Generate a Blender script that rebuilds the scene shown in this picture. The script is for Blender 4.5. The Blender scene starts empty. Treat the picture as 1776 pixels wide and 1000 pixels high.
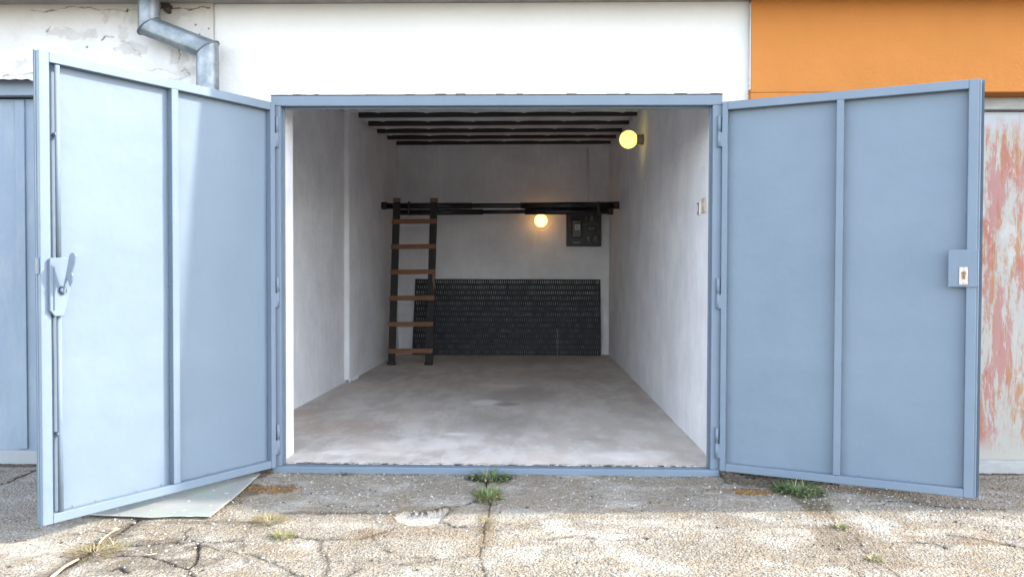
import bpy, bmesh, math, random
import numpy as np
from math import radians, sin, cos, pi
from mathutils import Vector, Matrix

random.seed(7); np.random.seed(7)
scene = bpy.context.scene
COL = scene.collection

# ------------------------------------------------------------------ camera
F_PX, YAW, PITCH, ROLL = 1298.57, 0.021586, -0.019690, 0.002571
EYE = Vector((0.18476, -4.16572, 1.12116))
fwd = Vector((-sin(YAW)*cos(PITCH), cos(YAW)*cos(PITCH), sin(PITCH)))
rgt0 = Vector((cos(YAW), sin(YAW), 0)); up0 = rgt0.cross(fwd)
rgt = cos(ROLL)*rgt0 + sin(ROLL)*up0
upv = -sin(ROLL)*rgt0 + cos(ROLL)*up0
cam = bpy.data.cameras.new('camera'); cam_o = bpy.data.objects.new('camera', cam); COL.objects.link(cam_o)
cam.sensor_width = 36; cam.lens = F_PX/1776*36; cam.clip_start = .05; cam.clip_end = 1500
cam_o.matrix_world = Matrix(((rgt.x, upv.x, -fwd.x, EYE.x), (rgt.y, upv.y, -fwd.y, EYE.y), (rgt.z, upv.z, -fwd.z, EYE.z), (0, 0, 0, 1)))
scene.camera = cam_o

# ------------------------------------------------------------------ sky, sun, exposure
SUN = Vector((1.0, 0.054, 0.63)).normalized()            # towards the sun: from the right, just behind the roof edge
el = math.asin(SUN.z); az = math.atan2(SUN.x, SUN.y)
w = bpy.data.worlds.new('World'); scene.world = w; w.use_nodes = True
nt = w.node_tree; nt.nodes.clear()
sky = nt.nodes.new('ShaderNodeTexSky'); sky.sky_type = 'NISHITA'; sky.sun_disc = False
sky.sun_elevation = el; sky.sun_rotation = az; sky.air_density = 1.0; sky.dust_density = .7; sky.ozone_density = .6
hs = nt.nodes.new('ShaderNodeHueSaturation'); hs.inputs['Saturation'].default_value = .52
bg = nt.nodes.new('ShaderNodeBackground'); bg.inputs['Strength'].default_value = .15
wo = nt.nodes.new('ShaderNodeOutputWorld')
nt.links.new(sky.outputs[0], hs.inputs['Color']); nt.links.new(hs.outputs[0], bg.inputs[0]); nt.links.new(bg.outputs[0], wo.inputs[0])
sl = bpy.data.lights.new('sun', 'SUN'); sl.energy = 1.1; sl.angle = radians(1.2); sl.color = (1, .94, .83)
so = bpy.data.objects.new('sun', sl); COL.objects.link(so); so.rotation_euler = SUN.to_track_quat('Z', 'Y').to_euler(); so.location = (6, 0, 6)
vs = scene.view_settings; vs.view_transform = 'Standard'; vs.look = 'None'; vs.gamma = 1; vs.exposure = 3.15
scene.cycles.max_bounces = 10; scene.cycles.diffuse_bounces = 8

# ------------------------------------------------------------------ node helper
def lin(r, g, b):
    f = lambda c: (c/255/12.92 if c <= 10 else ((c/255+.055)/1.055)**2.4)
    return (f(r), f(g), f(b))
class NG:
    def __init__(s, name):
        s.m = bpy.data.materials.new(name); s.m.use_nodes = True; s.t = s.m.node_tree; s.t.nodes.clear()
        s.out = s.t.nodes.new('ShaderNodeOutputMaterial'); s.b = s.t.nodes.new('ShaderNodeBsdfPrincipled')
        s.t.links.new(s.b.outputs[0], s.out.inputs[0]); s.tc = s.t.nodes.new('ShaderNodeTexCoord')
        s.obj = s.tc.outputs['Object']
    def lk(s, a, b): s.t.links.new(a, b)
    def setv(s, inp, v):
        if isinstance(v, bpy.types.NodeSocket): s.lk(v, inp)
        elif isinstance(v, (tuple, list)) and len(v) == 3 and inp.type == 'RGBA': inp.default_value = (*v, 1)
        else: inp.default_value = v
    def mapp(s, scale, loc=(0, 0, 0), rot=(0, 0, 0), vec=None):
        n = s.t.nodes.new('ShaderNodeMapping'); n.inputs['Scale'].default_value = scale; n.inputs['Location'].default_value = loc
        n.inputs['Rotation'].default_value = rot; s.lk(vec or s.obj, n.inputs[0]); return n.outputs[0]
    def noise(s, scale, detail=4, rough=.55, vec=None, dist=0):
        n = s.t.nodes.new('ShaderNodeTexNoise'); n.inputs['Scale'].default_value = scale; n.inputs['Detail'].default_value = detail
        n.inputs['Roughness'].default_value = rough; n.inputs['Distortion'].default_value = dist
        s.lk(vec or s.obj, n.inputs['Vector']); return n.outputs['Fac']
    def vor(s, scale, feat='F1', vec=None, out='Distance', rnd=1):
        n = s.t.nodes.new('ShaderNodeTexVoronoi'); n.feature = feat; n.inputs['Scale'].default_value = scale; n.inputs['Randomness'].default_value = rnd
        s.lk(vec or s.obj, n.inputs['Vector']); return n.outputs[out]
    def ramp(s, fac, stops, interp='LINEAR'):
        n = s.t.nodes.new('ShaderNodeValToRGB'); cr = n.color_ramp; cr.interpolation = interp
        while len(cr.elements) < len(stops): cr.elements.new(.5)
        for e, (p, c) in zip(cr.elements, stops):
            e.position = p; e.color = (c, c, c, 1) if not isinstance(c, (tuple, list)) else (*c, 1)
        s.setv(n.inputs[0], fac); return n.outputs[0]
    def mix(s, fac, a, b, mode='MIX'):
        n = s.t.nodes.new('ShaderNodeMix'); n.data_type = 'RGBA'; n.blend_type = mode
        s.setv(n.inputs[0], fac); s.setv(n.inputs[6], a); s.setv(n.inputs[7], b); return n.outputs[2]
    def math(s, op, a, b=0.0):
        n = s.t.nodes.new('ShaderNodeMath'); n.operation = op; s.setv(n.inputs[0], a); s.setv(n.inputs[1], b); return n.outputs[0]
    def attr(s, name):
        n = s.t.nodes.new('ShaderNodeAttribute'); n.attribute_name = name; return n.outputs['Fac']
    def sep(s, vec=None):
        n = s.t.nodes.new('ShaderNodeSeparateXYZ'); s.lk(vec or s.obj, n.inputs[0]); return n.outputs
    def bump(s, h, strength=.3, dist=.01, prev=None):
        n = s.t.nodes.new('ShaderNodeBump'); n.inputs['Strength'].default_value = strength; n.inputs['Distance'].default_value = dist
        s.setv(n.inputs['Height'], h)
        if prev: s.lk(prev, n.inputs['Normal'])
        return n.outputs[0]
    def fin(s, col, rough=.6, metal=0, normal=None, spec=.5):
        if s.m.name not in INDOOR: col = s.mix(1.0, col, (TONE, TONE, TONE), 'MULTIPLY')
        s.setv(s.b.inputs['Base Color'], col); s.setv(s.b.inputs['Roughness'], rough); s.setv(s.b.inputs['Metallic'], metal)
        s.b.inputs['Specular IOR Level'].default_value = spec
        if normal: s.lk(normal, s.b.inputs['Normal'])
        return s.m

# ------------------------------------------------------------------ materials
M = {}
INDOOR = {'whitewashed_inner_wall', 'stained_ceiling_plaster', 'worn_concrete_floor', 'black_painted_steel', 'red_brown_primed_steel', 'dark_greasy_steel', 'rusty_pipe_end',
          'black_recycled_plastic', 'orange_brown_worn_wood', 'blackened_ladder_wood', 'bare_end_grain_wood', 'dark_green_board_enamel', 'black_bakelite', 'white_meter_label', 'dull_grey_label',
          'lit_opal_glass_yellow', 'lit_opal_glass_warm', 'brown_ceramic_holder', 'pale_string'}
TONE = .74   # darkens every colour outside INDOOR evenly, offsetting the exposure raised for the interior
def paint(name, base, dark, rough=.56, chalk=None, dirt=.35):
    g = NG(name)
    n = g.noise(2.3, 5, .6); n2 = g.noise(45, 3, .6, vec=g.mapp((1, 1, .18)))
    c = g.mix(g.ramp(n, [(.3, 0), (.75, 1)]), base, dark)
    c = g.mix(g.math('MULTIPLY', g.ramp(n2, [(.45, 0), (.8, 1)]), .12), c, (base[0]*1.15, base[1]*1.12, base[2]*1.08))
    if chalk:
        k = g.noise(5, 6, .7, vec=g.mapp((1, 1, .25)))
        c = g.mix(g.ramp(k, [(.52, 0), (.72, .6)]), c, chalk)
    sp = g.ramp(g.noise(210, 2, .5), [(.7, 0), (.76, 1)])
    c = g.mix(g.math('MULTIPLY', sp, dirt), c, (.12, .11, .1))
    bm_ = g.bump(g.noise(4, 3, .5), .5, .02)
    bm2 = g.bump(g.noise(330, 2, .6), .12, .0015, bm_)
    r = g.math('ADD', g.math('MULTIPLY', n, .2), rough-.1)
    return g.fin(c, r, 0, bm2, .14)
M['door'] = paint('blue_grey_gloss_paint', (.174, .2205, .275), (.156, .201, .255), dirt=.25)
M['frame'] = paint('blue_grey_frame_paint', (.174, .2205, .277), (.155, .199, .254), .5)
M['olddoor'] = paint('chalky_blue_paint', (.247, .304, .372), (.197, .252, .322), .62, chalk=(.34, .375, .42), dirt=.5)
M['oldrail'] = paint('faded_white_rail_paint', (.34, .36, .38), (.28, .30, .32), .7, dirt=.6)
M['weld'] = paint('painted_weld', (.25, .32, .41), (.2, .26, .34), .4)

def plaster(name, base, dark, scale=1.0, bumpy=.35, spots=.3):
    g = NG(name)
    n = g.noise(1.7*scale, 6, .62); f = g.noise(60, 4, .6); tr = g.noise(9, 4, .6, vec=g.mapp((2.2, 2.2, .35)))
    c = g.mix(g.ramp(n, [(.35, 0), (.72, 1)]), base, dark)
    c = g.mix(g.math('MULTIPLY', g.ramp(tr, [(.45, 0), (.7, 1)]), .4 if 'inner' in name else .25), c, dark)
    sp = g.ramp(g.noise(110, 2, .4), [(.70, 0), (.75, 1)])
    c = g.mix(g.math('MULTIPLY', sp, spots), c, (.35, .33, .31))
    b = g.bump(f, bumpy, .006); b = g.bump(g.noise(6, 4, .6), .5, .02, b)
    return g.fin(c, .88, 0, b, .25)
M['white'] = plaster('white_facade_plaster', (.69, .685, .675), (.65, .645, .635), spots=.12)
M['inwall'] = plaster('whitewashed_inner_wall', (.735, .733, .755), (.575, .572, .60), 1.4, 1.0, .15)
M['orange'] = plaster('orange_facade_render', (.49, .190, .046), (.435, .168, .038), 1.0, .55, .06)
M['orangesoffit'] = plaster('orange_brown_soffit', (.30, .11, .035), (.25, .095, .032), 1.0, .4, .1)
M['soffit'] = plaster('grey_concrete_soffit', (.40, .38, .35), (.27, .25, .23), 2.5, .8, .4)
M['roof'] = plaster('bitumen_roof', (.10, .10, .10), (.07, .07, .07))

def m_weathered():
    g = NG('weathered_white_plaster')
    n = g.noise(2.2, 6, .65); st = g.noise(14, 6, .7)
    c = g.mix(g.ramp(n, [(.4, 0), (.75, 1)]), (.66, .66, .665), (.52, .51, .50))
    c = g.mix(g.math('MULTIPLY', g.ramp(st, [(.58, 0), (.7, 1)]), .25), c, (.42, .38, .34))
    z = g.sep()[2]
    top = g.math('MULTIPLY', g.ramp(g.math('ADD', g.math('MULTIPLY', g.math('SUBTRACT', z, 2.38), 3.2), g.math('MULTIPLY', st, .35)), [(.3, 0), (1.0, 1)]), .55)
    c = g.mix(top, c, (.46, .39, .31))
    c = g.mix(g.math('MULTIPLY', g.attr('patch'), .5), c, g.mix(g.ramp(st, [(.4, 0), (.6, 1)]), (.36, .33, .30), (.48, .45, .42)))
    fl = g.ramp(g.noise(70, 5, .75), [(.62, 0), (.68, 1)])
    c = g.mix(g.math('MULTIPLY', fl, .2), c, (.35, .31, .27))
    c = g.mix(g.attr('crack'), c, (.10, .08, .065))
    b = g.bump(g.noise(40, 5, .7), .5, .01)
    return g.fin(c, .9, 0, b, .2)
M['weathered'] = m_weathered()

def m_ceiling():
    g = NG('stained_ceiling_plaster')
    n = g.noise(3.5, 5, .65); c = g.mix(g.ramp(n, [(.35, 0), (.65, 1)]), (.74, .73, .74), (.56, .54, .55))
    return g.fin(c, .9, 0, g.bump(g.noise(25, 4, .6), .5, .02), .2)
M['ceiling'] = m_ceiling()
def simple(name, a, b_, sc, rough, metal=0, bs=.2, stretch=(1, 1, 1), lo=.35, hi=.7, spec=.5, bd=.004):
    g = NG(name); v = g.mapp(stretch)
    n = g.noise(sc, 5, .62, vec=v); c = g.mix(g.ramp(n, [(lo, 0), (hi, 1)]), a, b_)
    return g.fin(c, rough, metal, g.bump(g.noise(sc*4, 3, .6, vec=v), bs, bd), spec)
M['beamdark'] = simple('black_painted_steel', (.008, .009, .011), (.014, .014, .017), 14, .5)
M['beambrown'] = simple('red_brown_primed_steel', (.018, .008, .008), (.028, .011, .010), 12, .55)
M['pipe'] = simple('dark_greasy_steel', (.022, .022, .026), (.05, .048, .052), 9, .28, .6, stretch=(.3, 1, 1))
M['pipecap'] = simple('rusty_pipe_end', (.06, .028, .024), (.03, .02, .02), 30, .7)
M['plastic'] = simple('black_recycled_plastic', (.012, .014, .018), (.018, .021, .026), 8, .6, spec=.35)
M['rung'] = simple('orange_brown_worn_wood', (.20, .085, .037), (.12, .05, .025), 9, .7, stretch=(.8, 6, 6))
M['rail'] = simple('blackened_ladder_wood', (.010, .008, .008), (.018, .014, .013), 9, .75, stretch=(6, 6, .8))
M['rawwood'] = simple('bare_end_grain_wood', (.20, .12, .095), (.14, .085, .065), 30, .8)
M['zinc'] = simple('galvanised_steel', (.15, .18, .205), (.27, .30, .325), 13, .45, .45, .25, lo=.38, hi=.62)
M['zincdark'] = simple('dull_zinc_seam', (.09, .105, .12), (.14, .16, .18), 20, .5, .3)
M['board'] = simple('dark_green_board_enamel', (.010, .014, .015), (.016, .020, .021), 6, .45)
M['black'] = simple('black_bakelite', (.012, .012, .013), (.02, .02, .02), 6, .3)
M['label'] = simple('white_meter_label', (.55, .56, .56), (.45, .46, .46), 60, .5)
M['greylabel'] = simple('dull_grey_label', (.16, .17, .17), (.11, .12, .12), 60, .5)
M['whiteplastic'] = simple('white_switch_plastic', (.8, .78, .76), (.7, .68, .66), 30, .4)
M['beigeplastic'] = simple('aged_beige_plastic', (.62, .53, .42), (.52, .43, .33), 20, .45)
M['holder'] = simple('brown_ceramic_holder', (.20, .15, .12), (.12, .09, .08), 60, .45, stretch=(.5, 4, 1))
M['nickel'] = simple('worn_nickel_plate', (.55, .50, .47), (.36, .30, .27), 90, .38, .7)
M['brass'] = simple('brown_brass_cylinder', (.30, .17, .10), (.2, .12, .08), 90, .4, .5)
M['cord'] = simple('pale_string', (.55, .55, .58), (.4, .4, .42), 40, .8)
M['dirt'] = simple('dark_soil_debris', (.05, .04, .03), (.11, .085, .06), 40, .95, bs=.8)
def m_sheet():
    g = NG('weathered_aluminium_sheet')
    n = g.noise(4, 5, .6); c = g.mix(g.ramp(n, [(.35, 0), (.7, 1)]), (.30, .31, .29), (.38, .38, .355))
    gr = g.ramp(g.noise(5.5, 3, .6, vec=g.mapp((1, 1, 1), (3, 1, 0))), [(.5, 0), (.68, 1)])
    c = g.mix(g.math('MULTIPLY', gr, .5), c, (.33, .42, .33))
    sp = g.ramp(g.noise(24, 3, .5), [(.66, 0), (.70, 1)]); c = g.mix(g.math('MULTIPLY', sp, .8), c, (.72, .72, .68))
    sd = g.ramp(g.noise(33, 3, .5, vec=g.mapp((1, 1, 1), (7, 3, 0))), [(.70, 0), (.74, 1)]); c = g.mix(sd, c, (.12, .1, .08))
    return g.fin(c, .6, .15, g.bump(g.noise(3, 3, .5), .6, .03))
M['sheet'] = m_sheet()
def m_rustdoor():
    g = NG('patchy_primer_and_rust_door')
    v = g.mapp((1.5, 1, .30)); v2 = g.mapp((1.9, 1, .32), (4, 0, 2)); v3 = g.mapp((2.2, 1, .3), (1, 3, 5))
    base = g.mix(g.noise(7, 4, .6, vec=v), (.40, .395, .375), (.31, .30, .27))
    red = g.ramp(g.noise(5.5, 12, .78, vec=v, dist=.25), [(.51, 0), (.55, 1)])
    rst = g.ramp(g.noise(6.5, 12, .78, vec=v2, dist=.2), [(.50, 0), (.56, 1)])
    c = g.mix(g.math('MULTIPLY', rst, .9), base, g.mix(g.noise(20, 4, .6, vec=v3), (.37, .20, .09), (.30, .12, .06)))
    c = g.mix(g.math('MULTIPLY', red, .72), c, g.mix(g.noise(12, 4, .7, vec=v3), (.30, .075, .065), (.36, .15, .13)))
    wp = g.ramp(g.noise(3.0, 6, .7, vec=g.mapp((1, 1, .5), (9, 0, 1))), [(.54, 0), (.60, 1)]); c = g.mix(g.math('MULTIPLY', wp, .85), c, (.41, .415, .41))
    sc = g.ramp(g.noise(16, 6, .75, vec=g.mapp((2.5, 1, .6))), [(.60, 0), (.66, 1)]); c = g.mix(g.math('MULTIPLY', sc, .55), c, (.47, .42, .35))
    z = g.sep()[2]
    ed = g.ramp(z, [(.02, 1), (.10, .0), (.12, 0)]); 
    zz = g.math('ADD', z, g.math('MULTIPLY', g.noise(9, 5, .7), .25))
    hi = g.ramp(g.math('SUBTRACT', zz, 1.55), [(.48, 0), (.60, 1)]); c = g.mix(hi, c, (.42, .44, .475))
    lo = g.ramp(zz, [(.22, 1), (.36, 0)]); c = g.mix(lo, c, (.36, .35, .315))
    return g.fin(c, .75, 0, g.bump(g.noise(50, 5, .7, vec=v), .3, .004), .3)
M['rustdoor'] = m_rustdoor()
M['oldwhite'] = simple('grey_white_old_paint', (.36, .37, .37), (.28, .28, .27), 9, .7, stretch=(1, 1, 3))

def m_floor():
    g = NG('worn_concrete_floor')
    a = g.noise(1.6, 7, .62, vec=g.mapp((1, .6, 1)), dist=.5); b_ = g.noise(7, 6, .65, vec=g.mapp((1, .45, 1))); d = g.noise(55, 3, .6)
    c = g.mix(g.ramp(a, [(.32, 0), (.68, 1)]), (.545, .495, .445), (.385, .343, .306))
    c = g.mix(g.math('MULTIPLY', g.ramp(b_, [(.44, 0), (.58, 1)]), .6), c, (.63, .59, .545))
    c = g.mix(g.math('MULTIPLY', g.ramp(g.noise(1.1, 3, .5, vec=g.mapp((1, 1, 1), (5, 2, 0))), [(.5, 0), (.7, 1)]), .4), c, (.60, .48, .39))
    c = g.mix(g.math('MULTIPLY', g.attr('dark'), .75), c, (.25, .225, .205))
    c = g.mix(g.math('MULTIPLY', g.attr('pale'), .7), c, (.80, .77, .74))
    c = g.mix(g.math('MULTIPLY', g.attr('rust'), .5), c, (.34, .17, .09))
    c = g.mix(g.math('MULTIPLY', g.ramp(d, [(.66, 0), (.72, 1)]), .4), c, (.10, .09, .085))
    wsp = g.ramp(g.noise(40, 2, .5, vec=g.mapp((1, 1, 1), (2, 7, 0))), [(.74, 0), (.77, 1)]); c = g.mix(wsp, c, (.6, .6, .6))
    r = g.ramp(b_, [(.3, .52), (.7, .74)])
    return g.fin(c, r, 0, g.bump(g.noise(30, 5, .6), .25, .006), .25)
M['floor'] = m_floor()

def m_ground():
    g = NG('exposed_aggregate_concrete')
    big = g.noise(1.3, 6, .6); mid = g.noise(6, 6, .65); fine = g.noise(38, 4, .7)
    peb = g.vor(68, 'F1'); pcol = g.vor(68, 'F1', out='Color'); pv = g.sep(pcol)[0]
    peb2 = g.vor(150, 'F1'); pv2 = g.sep(g.vor(150, 'F1', out='Color'))[1]
    c = g.mix(g.ramp(big, [(.35, 0), (.68, 1)]), (.385, .338, .265), (.27, .228, .172))
    stone = g.ramp(pv, [(0, (.12, .10, .085)), (.25, (.28, .25, .22)), (.55, (.40, .37, .32)), (.8, (.33, .26, .19)), (1, (.60, .585, .55))])
    stone2 = g.ramp(pv2, [(0, (.09, .08, .07)), (.3, (.25, .22, .19)), (.7, (.38, .35, .31)), (1, (.62, .60, .56))])
    mask = g.ramp(peb, [(.25, 1), (.52, 0)]); mask2 = g.ramp(peb2, [(.25, 1), (.5, 0)])
    c = g.mix(g.math('MULTIPLY', mask2, .62), c, stone2)
    c = g.mix(g.math('MULTIPLY', mask, .72), c, stone)
    gap = g.ramp(g.noise(95, 3, .7), [(.53, 0), (.64, 1)])
    c = g.mix(g.math('MULTIPLY', gap, g.ramp(g.noise(2.1, 3, .5), [(.35, .5), (.65, .85)])), c, (.09, .072, .055))
    fm = g.math('MULTIPLY', g.ramp(mid, [(.46, 0), (.64, 1)]), .55); c = g.mix(fm, c, (.285, .21, .125))
    lt = g.ramp(g.noise(3.2, 6, .68, vec=g.mapp((1, 1.6, 1), (3, 9, 0))), [(.5, 0), (.66, .6)]); c = g.mix(lt, c, (.56, .53, .47))
    c = g.mix(g.math('MULTIPLY', g.attr('grey'), .48), c, g.mix(fine, (.21, .20, .195), (.33, .318, .31)))  # painted shade strip before the doors, and greyer ground at far left
    c = g.mix(g.math('MULTIPLY', g.attr('pale'), .8), c, g.mix(mid, (.80, .77, .70), (.58, .50, .39)))
    c = g.mix(g.math('MULTIPLY', g.attr('rust'), g.ramp(fine, [(.3, .25), (.6, .9)])), c, g.mix(fine, (.22, .11, .035), (.14, .08, .03)))
    c = g.mix(g.math('MULTIPLY', g.attr('soil'), .8), c, g.mix(fine, (.08, .06, .042), (.16, .13, .095)))
    c = g.mix(g.attr('crack'), c, (.055, .042, .032))
    hgt = g.math('ADD', g.math('MULTIPLY', mask, .7), g.math('MULTIPLY', mask2, .35))
    hgt = g.math('ADD', hgt, g.math('MULTIPLY', fine, .5))
    b = g.bump(hgt, .95, .009)
    return g.fin(c, .92, 0, b, .2)
M['ground'] = m_ground()
def leafmat(name, a, b_):
    g = NG(name); c = g.mix(g.noise(35, 2, .5), a, b_); m = g.fin(c, .6)
    g.b.inputs['Subsurface Weight'].default_value = 0; return m
M['green'] = leafmat('fresh_green_leaves', (.085, .14, .04), (.15, .21, .065))
M['dullgreen'] = leafmat('dull_green_leaves', (.060, .095, .045), (.11, .14, .07))
M['yellowgreen'] = leafmat('yellowing_grass', (.20, .20, .055), (.34, .29, .10))
M['straw'] = leafmat('dry_straw', (.27, .205, .11), (.40, .32, .19))
M['stalk'] = leafmat('pale_dry_stalk', (.42, .34, .21), (.60, .50, .34))
M['moss'] = leafmat('rusty_brown_moss', (.34, .16, .035), (.15, .09, .03))
def m_glow(name, col, k):
    g = NG(name); g.fin((.9, .88, .8), .25)
    g.setv(g.b.inputs['Emission Color'], col); g.b.inputs['Emission Strength'].default_value = k; return g.m
M['glow_yellow'] = m_glow('lit_opal_glass_yellow', (1, .76, .11), .24)
M['glow_warm'] = m_glow('lit_opal_glass_warm', (1, .50, .12), .65)
M['pebble'] = simple('loose_pale_grit', (.50, .475, .43), (.22, .20, .175), 25, .9, lo=.4, hi=.6)

# ------------------------------------------------------------------ mesh helpers
def new_obj(name, me, mats, parent=None):
    o = bpy.data.objects.new(name, me); COL.objects.link(o)
    for m in (mats if isinstance(mats, (list, tuple)) else [mats]): me.materials.append(m)
    if parent: o.parent = parent
    return o
def finish(name, bm, mats, parent=None, smooth=False, loc=None, rotz=None):
    bm.normal_update()
    me = bpy.data.meshes.new(name); bm.to_mesh(me); bm.free()
    if smooth:
        for p in me.polygons: p.use_smooth = True
        if smooth != 'all':
            try: me.set_sharp_from_angle(angle=radians(35))
            except Exception: pass
    o = new_obj(name, me, mats, parent)
    if loc is not None: o.location = loc
    if rotz is not None: o.rotation_euler = (0, 0, rotz)
    return o
def B(): return bmesh.new()
def box(bm, x0, x1, y0, y1, z0, z1, bev=0.0, mi=0, seg=1):
    t = bmesh.new()
    bmesh.ops.create_cube(t, size=1)
    for v in t.verts: v.co = Vector(((x0+x1)/2+v.co.x*(x1-x0), (y0+y1)/2+v.co.y*(y1-y0), (z0+z1)/2+v.co.z*(z1-z0)))
    if bev > 0: bmesh.ops.bevel(t, geom=list(t.edges), offset=bev, segments=seg, affect='EDGES', profile=.5)
    join(bm, t, mi)
def join(bm, t, mi=0, mat=None):
    mp = {}
    for v in t.verts: mp[v] = bm.verts.new(mat @ v.co if mat else v.co)
    for f in t.faces:
        try: nf = bm.faces.new([mp[v] for v in f.verts]); nf.material_index = mi; nf.smooth = f.smooth
        except ValueError: pass
    t.free()
def tube(bm, p0, p1, r0, r1=None, n=24, mi=0, caps=True):
    r1 = r0 if r1 is None else r1
    p0, p1 = Vector(p0), Vector(p1); d = (p1-p0); q = d.normalized().to_track_quat('Z', 'Y')
    a = []; b = []
    for i in range(n):
        c = Vector((cos(2*pi*i/n), sin(2*pi*i/n), 0)); a.append(bm.verts.new(p0+q@(c*r0))); b.append(bm.verts.new(p1+q@(c*r1)))
    for i in range(n):
        f = bm.faces.new((a[i], a[(i+1) % n], b[(i+1) % n], b[i])); f.material_index = mi; f.smooth = True
    if caps:
        f = bm.faces.new(a[::-1]); f.material_index = mi; f = bm.faces.new(b); f.material_index = mi
def lathe(bm, prof, origin, axis=(0, 0, 1), n=32, mi=0):
    q = Vector(axis).normalized().to_track_quat('Z', 'Y'); o = Vector(origin); rings = []
    for r, h in prof:
        if r < 1e-6: rings.append([bm.verts.new(o+q@Vector((0, 0, h)))])
        else: rings.append([bm.verts.new(o+q@Vector((r*cos(2*pi*i/n), r*sin(2*pi*i/n), h))) for i in range(n)])
    for a, b in zip(rings, rings[1:]):
        for i in range(n):
            va = [a[i % len(a)], a[(i+1) % len(a)]] if len(a) > 1 else [a[0]]
            vb = [b[(i+1) % len(b)], b[i % len(b)]] if len(b) > 1 else [b[0]]
            f = bm.faces.new(va+vb); f.smooth = True; f.material_index = mi
def prism(bm, pts, axis, d0, d1, bev=0, mi=0):
    """extrude a 2-D outline; axis 'y': pts are (x,z); axis 'z': pts are (x,y)"""
    t = bmesh.new(); mk = (lambda p, d: (p[0], d, p[1])) if axis == 'y' else (lambda p, d: (p[0], p[1], d))
    a = [t.verts.new(mk(p, d0)) for p in pts]; b = [t.verts.new(mk(p, d1)) for p in pts]; n = len(pts)
    t.faces.new(a); t.faces.new(b[::-1])
    for i in range(n): t.faces.new((a[i], b[i], b[(i+1) % n], a[(i+1) % n]))
    bmesh.ops.recalc_face_normals(t, faces=t.faces)
    if bev: bmesh.ops.bevel(t, geom=list(t.edges), offset=bev, segments=1, affect='EDGES')
    join(bm, t, mi)
def thing(name, label, cat, loc=(0, 0, 0), rotz=0, group=None):
    o = bpy.data.objects.new(name, None); COL.objects.link(o); o.empty_display_size = .1
    o.location = loc; o.rotation_euler = (0, 0, rotz); return tag(o, label, cat, group)
def tag(o, label, cat, group=None, kind=None):
    o['label'] = label; o['category'] = cat
    if group: o['group'] = group
    if kind: o['kind'] = kind
    return o

# value noise on numpy arrays, and distance to polylines
def vnoise(x, y, s, seed):
    rs = np.random.RandomState(seed); G = rs.rand(256, 256)
    X = x*s+1000; Y = y*s+1000; xi = np.floor(X).astype(int); yi = np.floor(Y).astype(int); fx = X-xi; fy = Y-yi
    fx = fx*fx*(3-2*fx); fy = fy*fy*(3-2*fy)
    g = lambda a, b: G[a % 256, b % 256]
    return (g(xi, yi)*(1-fx)+g(xi+1, yi)*fx)*(1-fy)+(g(xi, yi+1)*(1-fx)+g(xi+1, yi+1)*fx)*fy
def fbm(x, y, s, seed, o=4):
    r = 0; a = .5
    for i in range(o): r = r+a*vnoise(x, y, s*2**i, seed+i); a *= .5
    return r
def pdist(x, y, pts):
    d = np.full(x.shape, 1e9)
    for (ax, ay), (bx, by) in zip(pts, pts[1:]):
        vx, vy = bx-ax, by-ay; L = vx*vx+vy*vy+1e-12
        t = np.clip(((x-ax)*vx+(y-ay)*vy)/L, 0, 1)
        d = np.minimum(d, np.hypot(x-ax-t*vx, y-ay-t*vy))
    return d
def sstep(a, b, v):
    t = np.clip((v-a)/(b-a), 0, 1); return t*t*(3-2*t)
def grid_mesh(name, P, attrs, flip=False):
    """P: (n,m,3) array of points, attrs: dict of (n,m) arrays"""
    n, m = P.shape[:2]; me = bpy.data.meshes.new(name)
    idx = np.arange(n*m).reshape(n, m)
    q = np.stack([idx[:-1, :-1], idx[1:, :-1], idx[1:, 1:], idx[:-1, 1:]], -1).reshape(-1, 4)
    if flip: q = q[:, ::-1]
    me.vertices.add(n*m); me.vertices.foreach_set('co', P.reshape(-1).astype(np.float32))
    me.loops.add(q.size); me.loops.foreach_set('vertex_index', q.reshape(-1).astype(np.int32))
    me.polygons.add(len(q)); me.polygons.foreach_set('loop_start', np.arange(0, q.size, 4, dtype=np.int32))
    me.polygons.foreach_set('loop_total', np.full(len(q), 4, dtype=np.int32))
    me.polygons.foreach_set('use_smooth', np.ones(len(q), dtype=bool))
    for k, v in attrs.items():
        a = me.attributes.new(k, 'FLOAT', 'POINT'); a.data.foreach_set('value', v.reshape(-1).astype(np.float32))
    me.update(calc_edges=True); return me

# photo pixel -> point on the ground / on a wall plane (used to survey where cracks, weeds and stains lie)
SLOPE = .035
def ray(px, py): return fwd + rgt*((px-888)/F_PX) - upv*((py-500)/F_PX)
def gp(px, py, z0=0., k=SLOPE):
    d = ray(px, py); t = (z0+k*EYE.y-EYE.z)/(d.z-k*d.y); p = EYE+t*d; return (p.x, p.y)
def wp(px, py, Y=0.):
    d = ray(px, py); p = EYE+d*((Y-EYE.y)/d.y); return (p.x, p.z)

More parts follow.
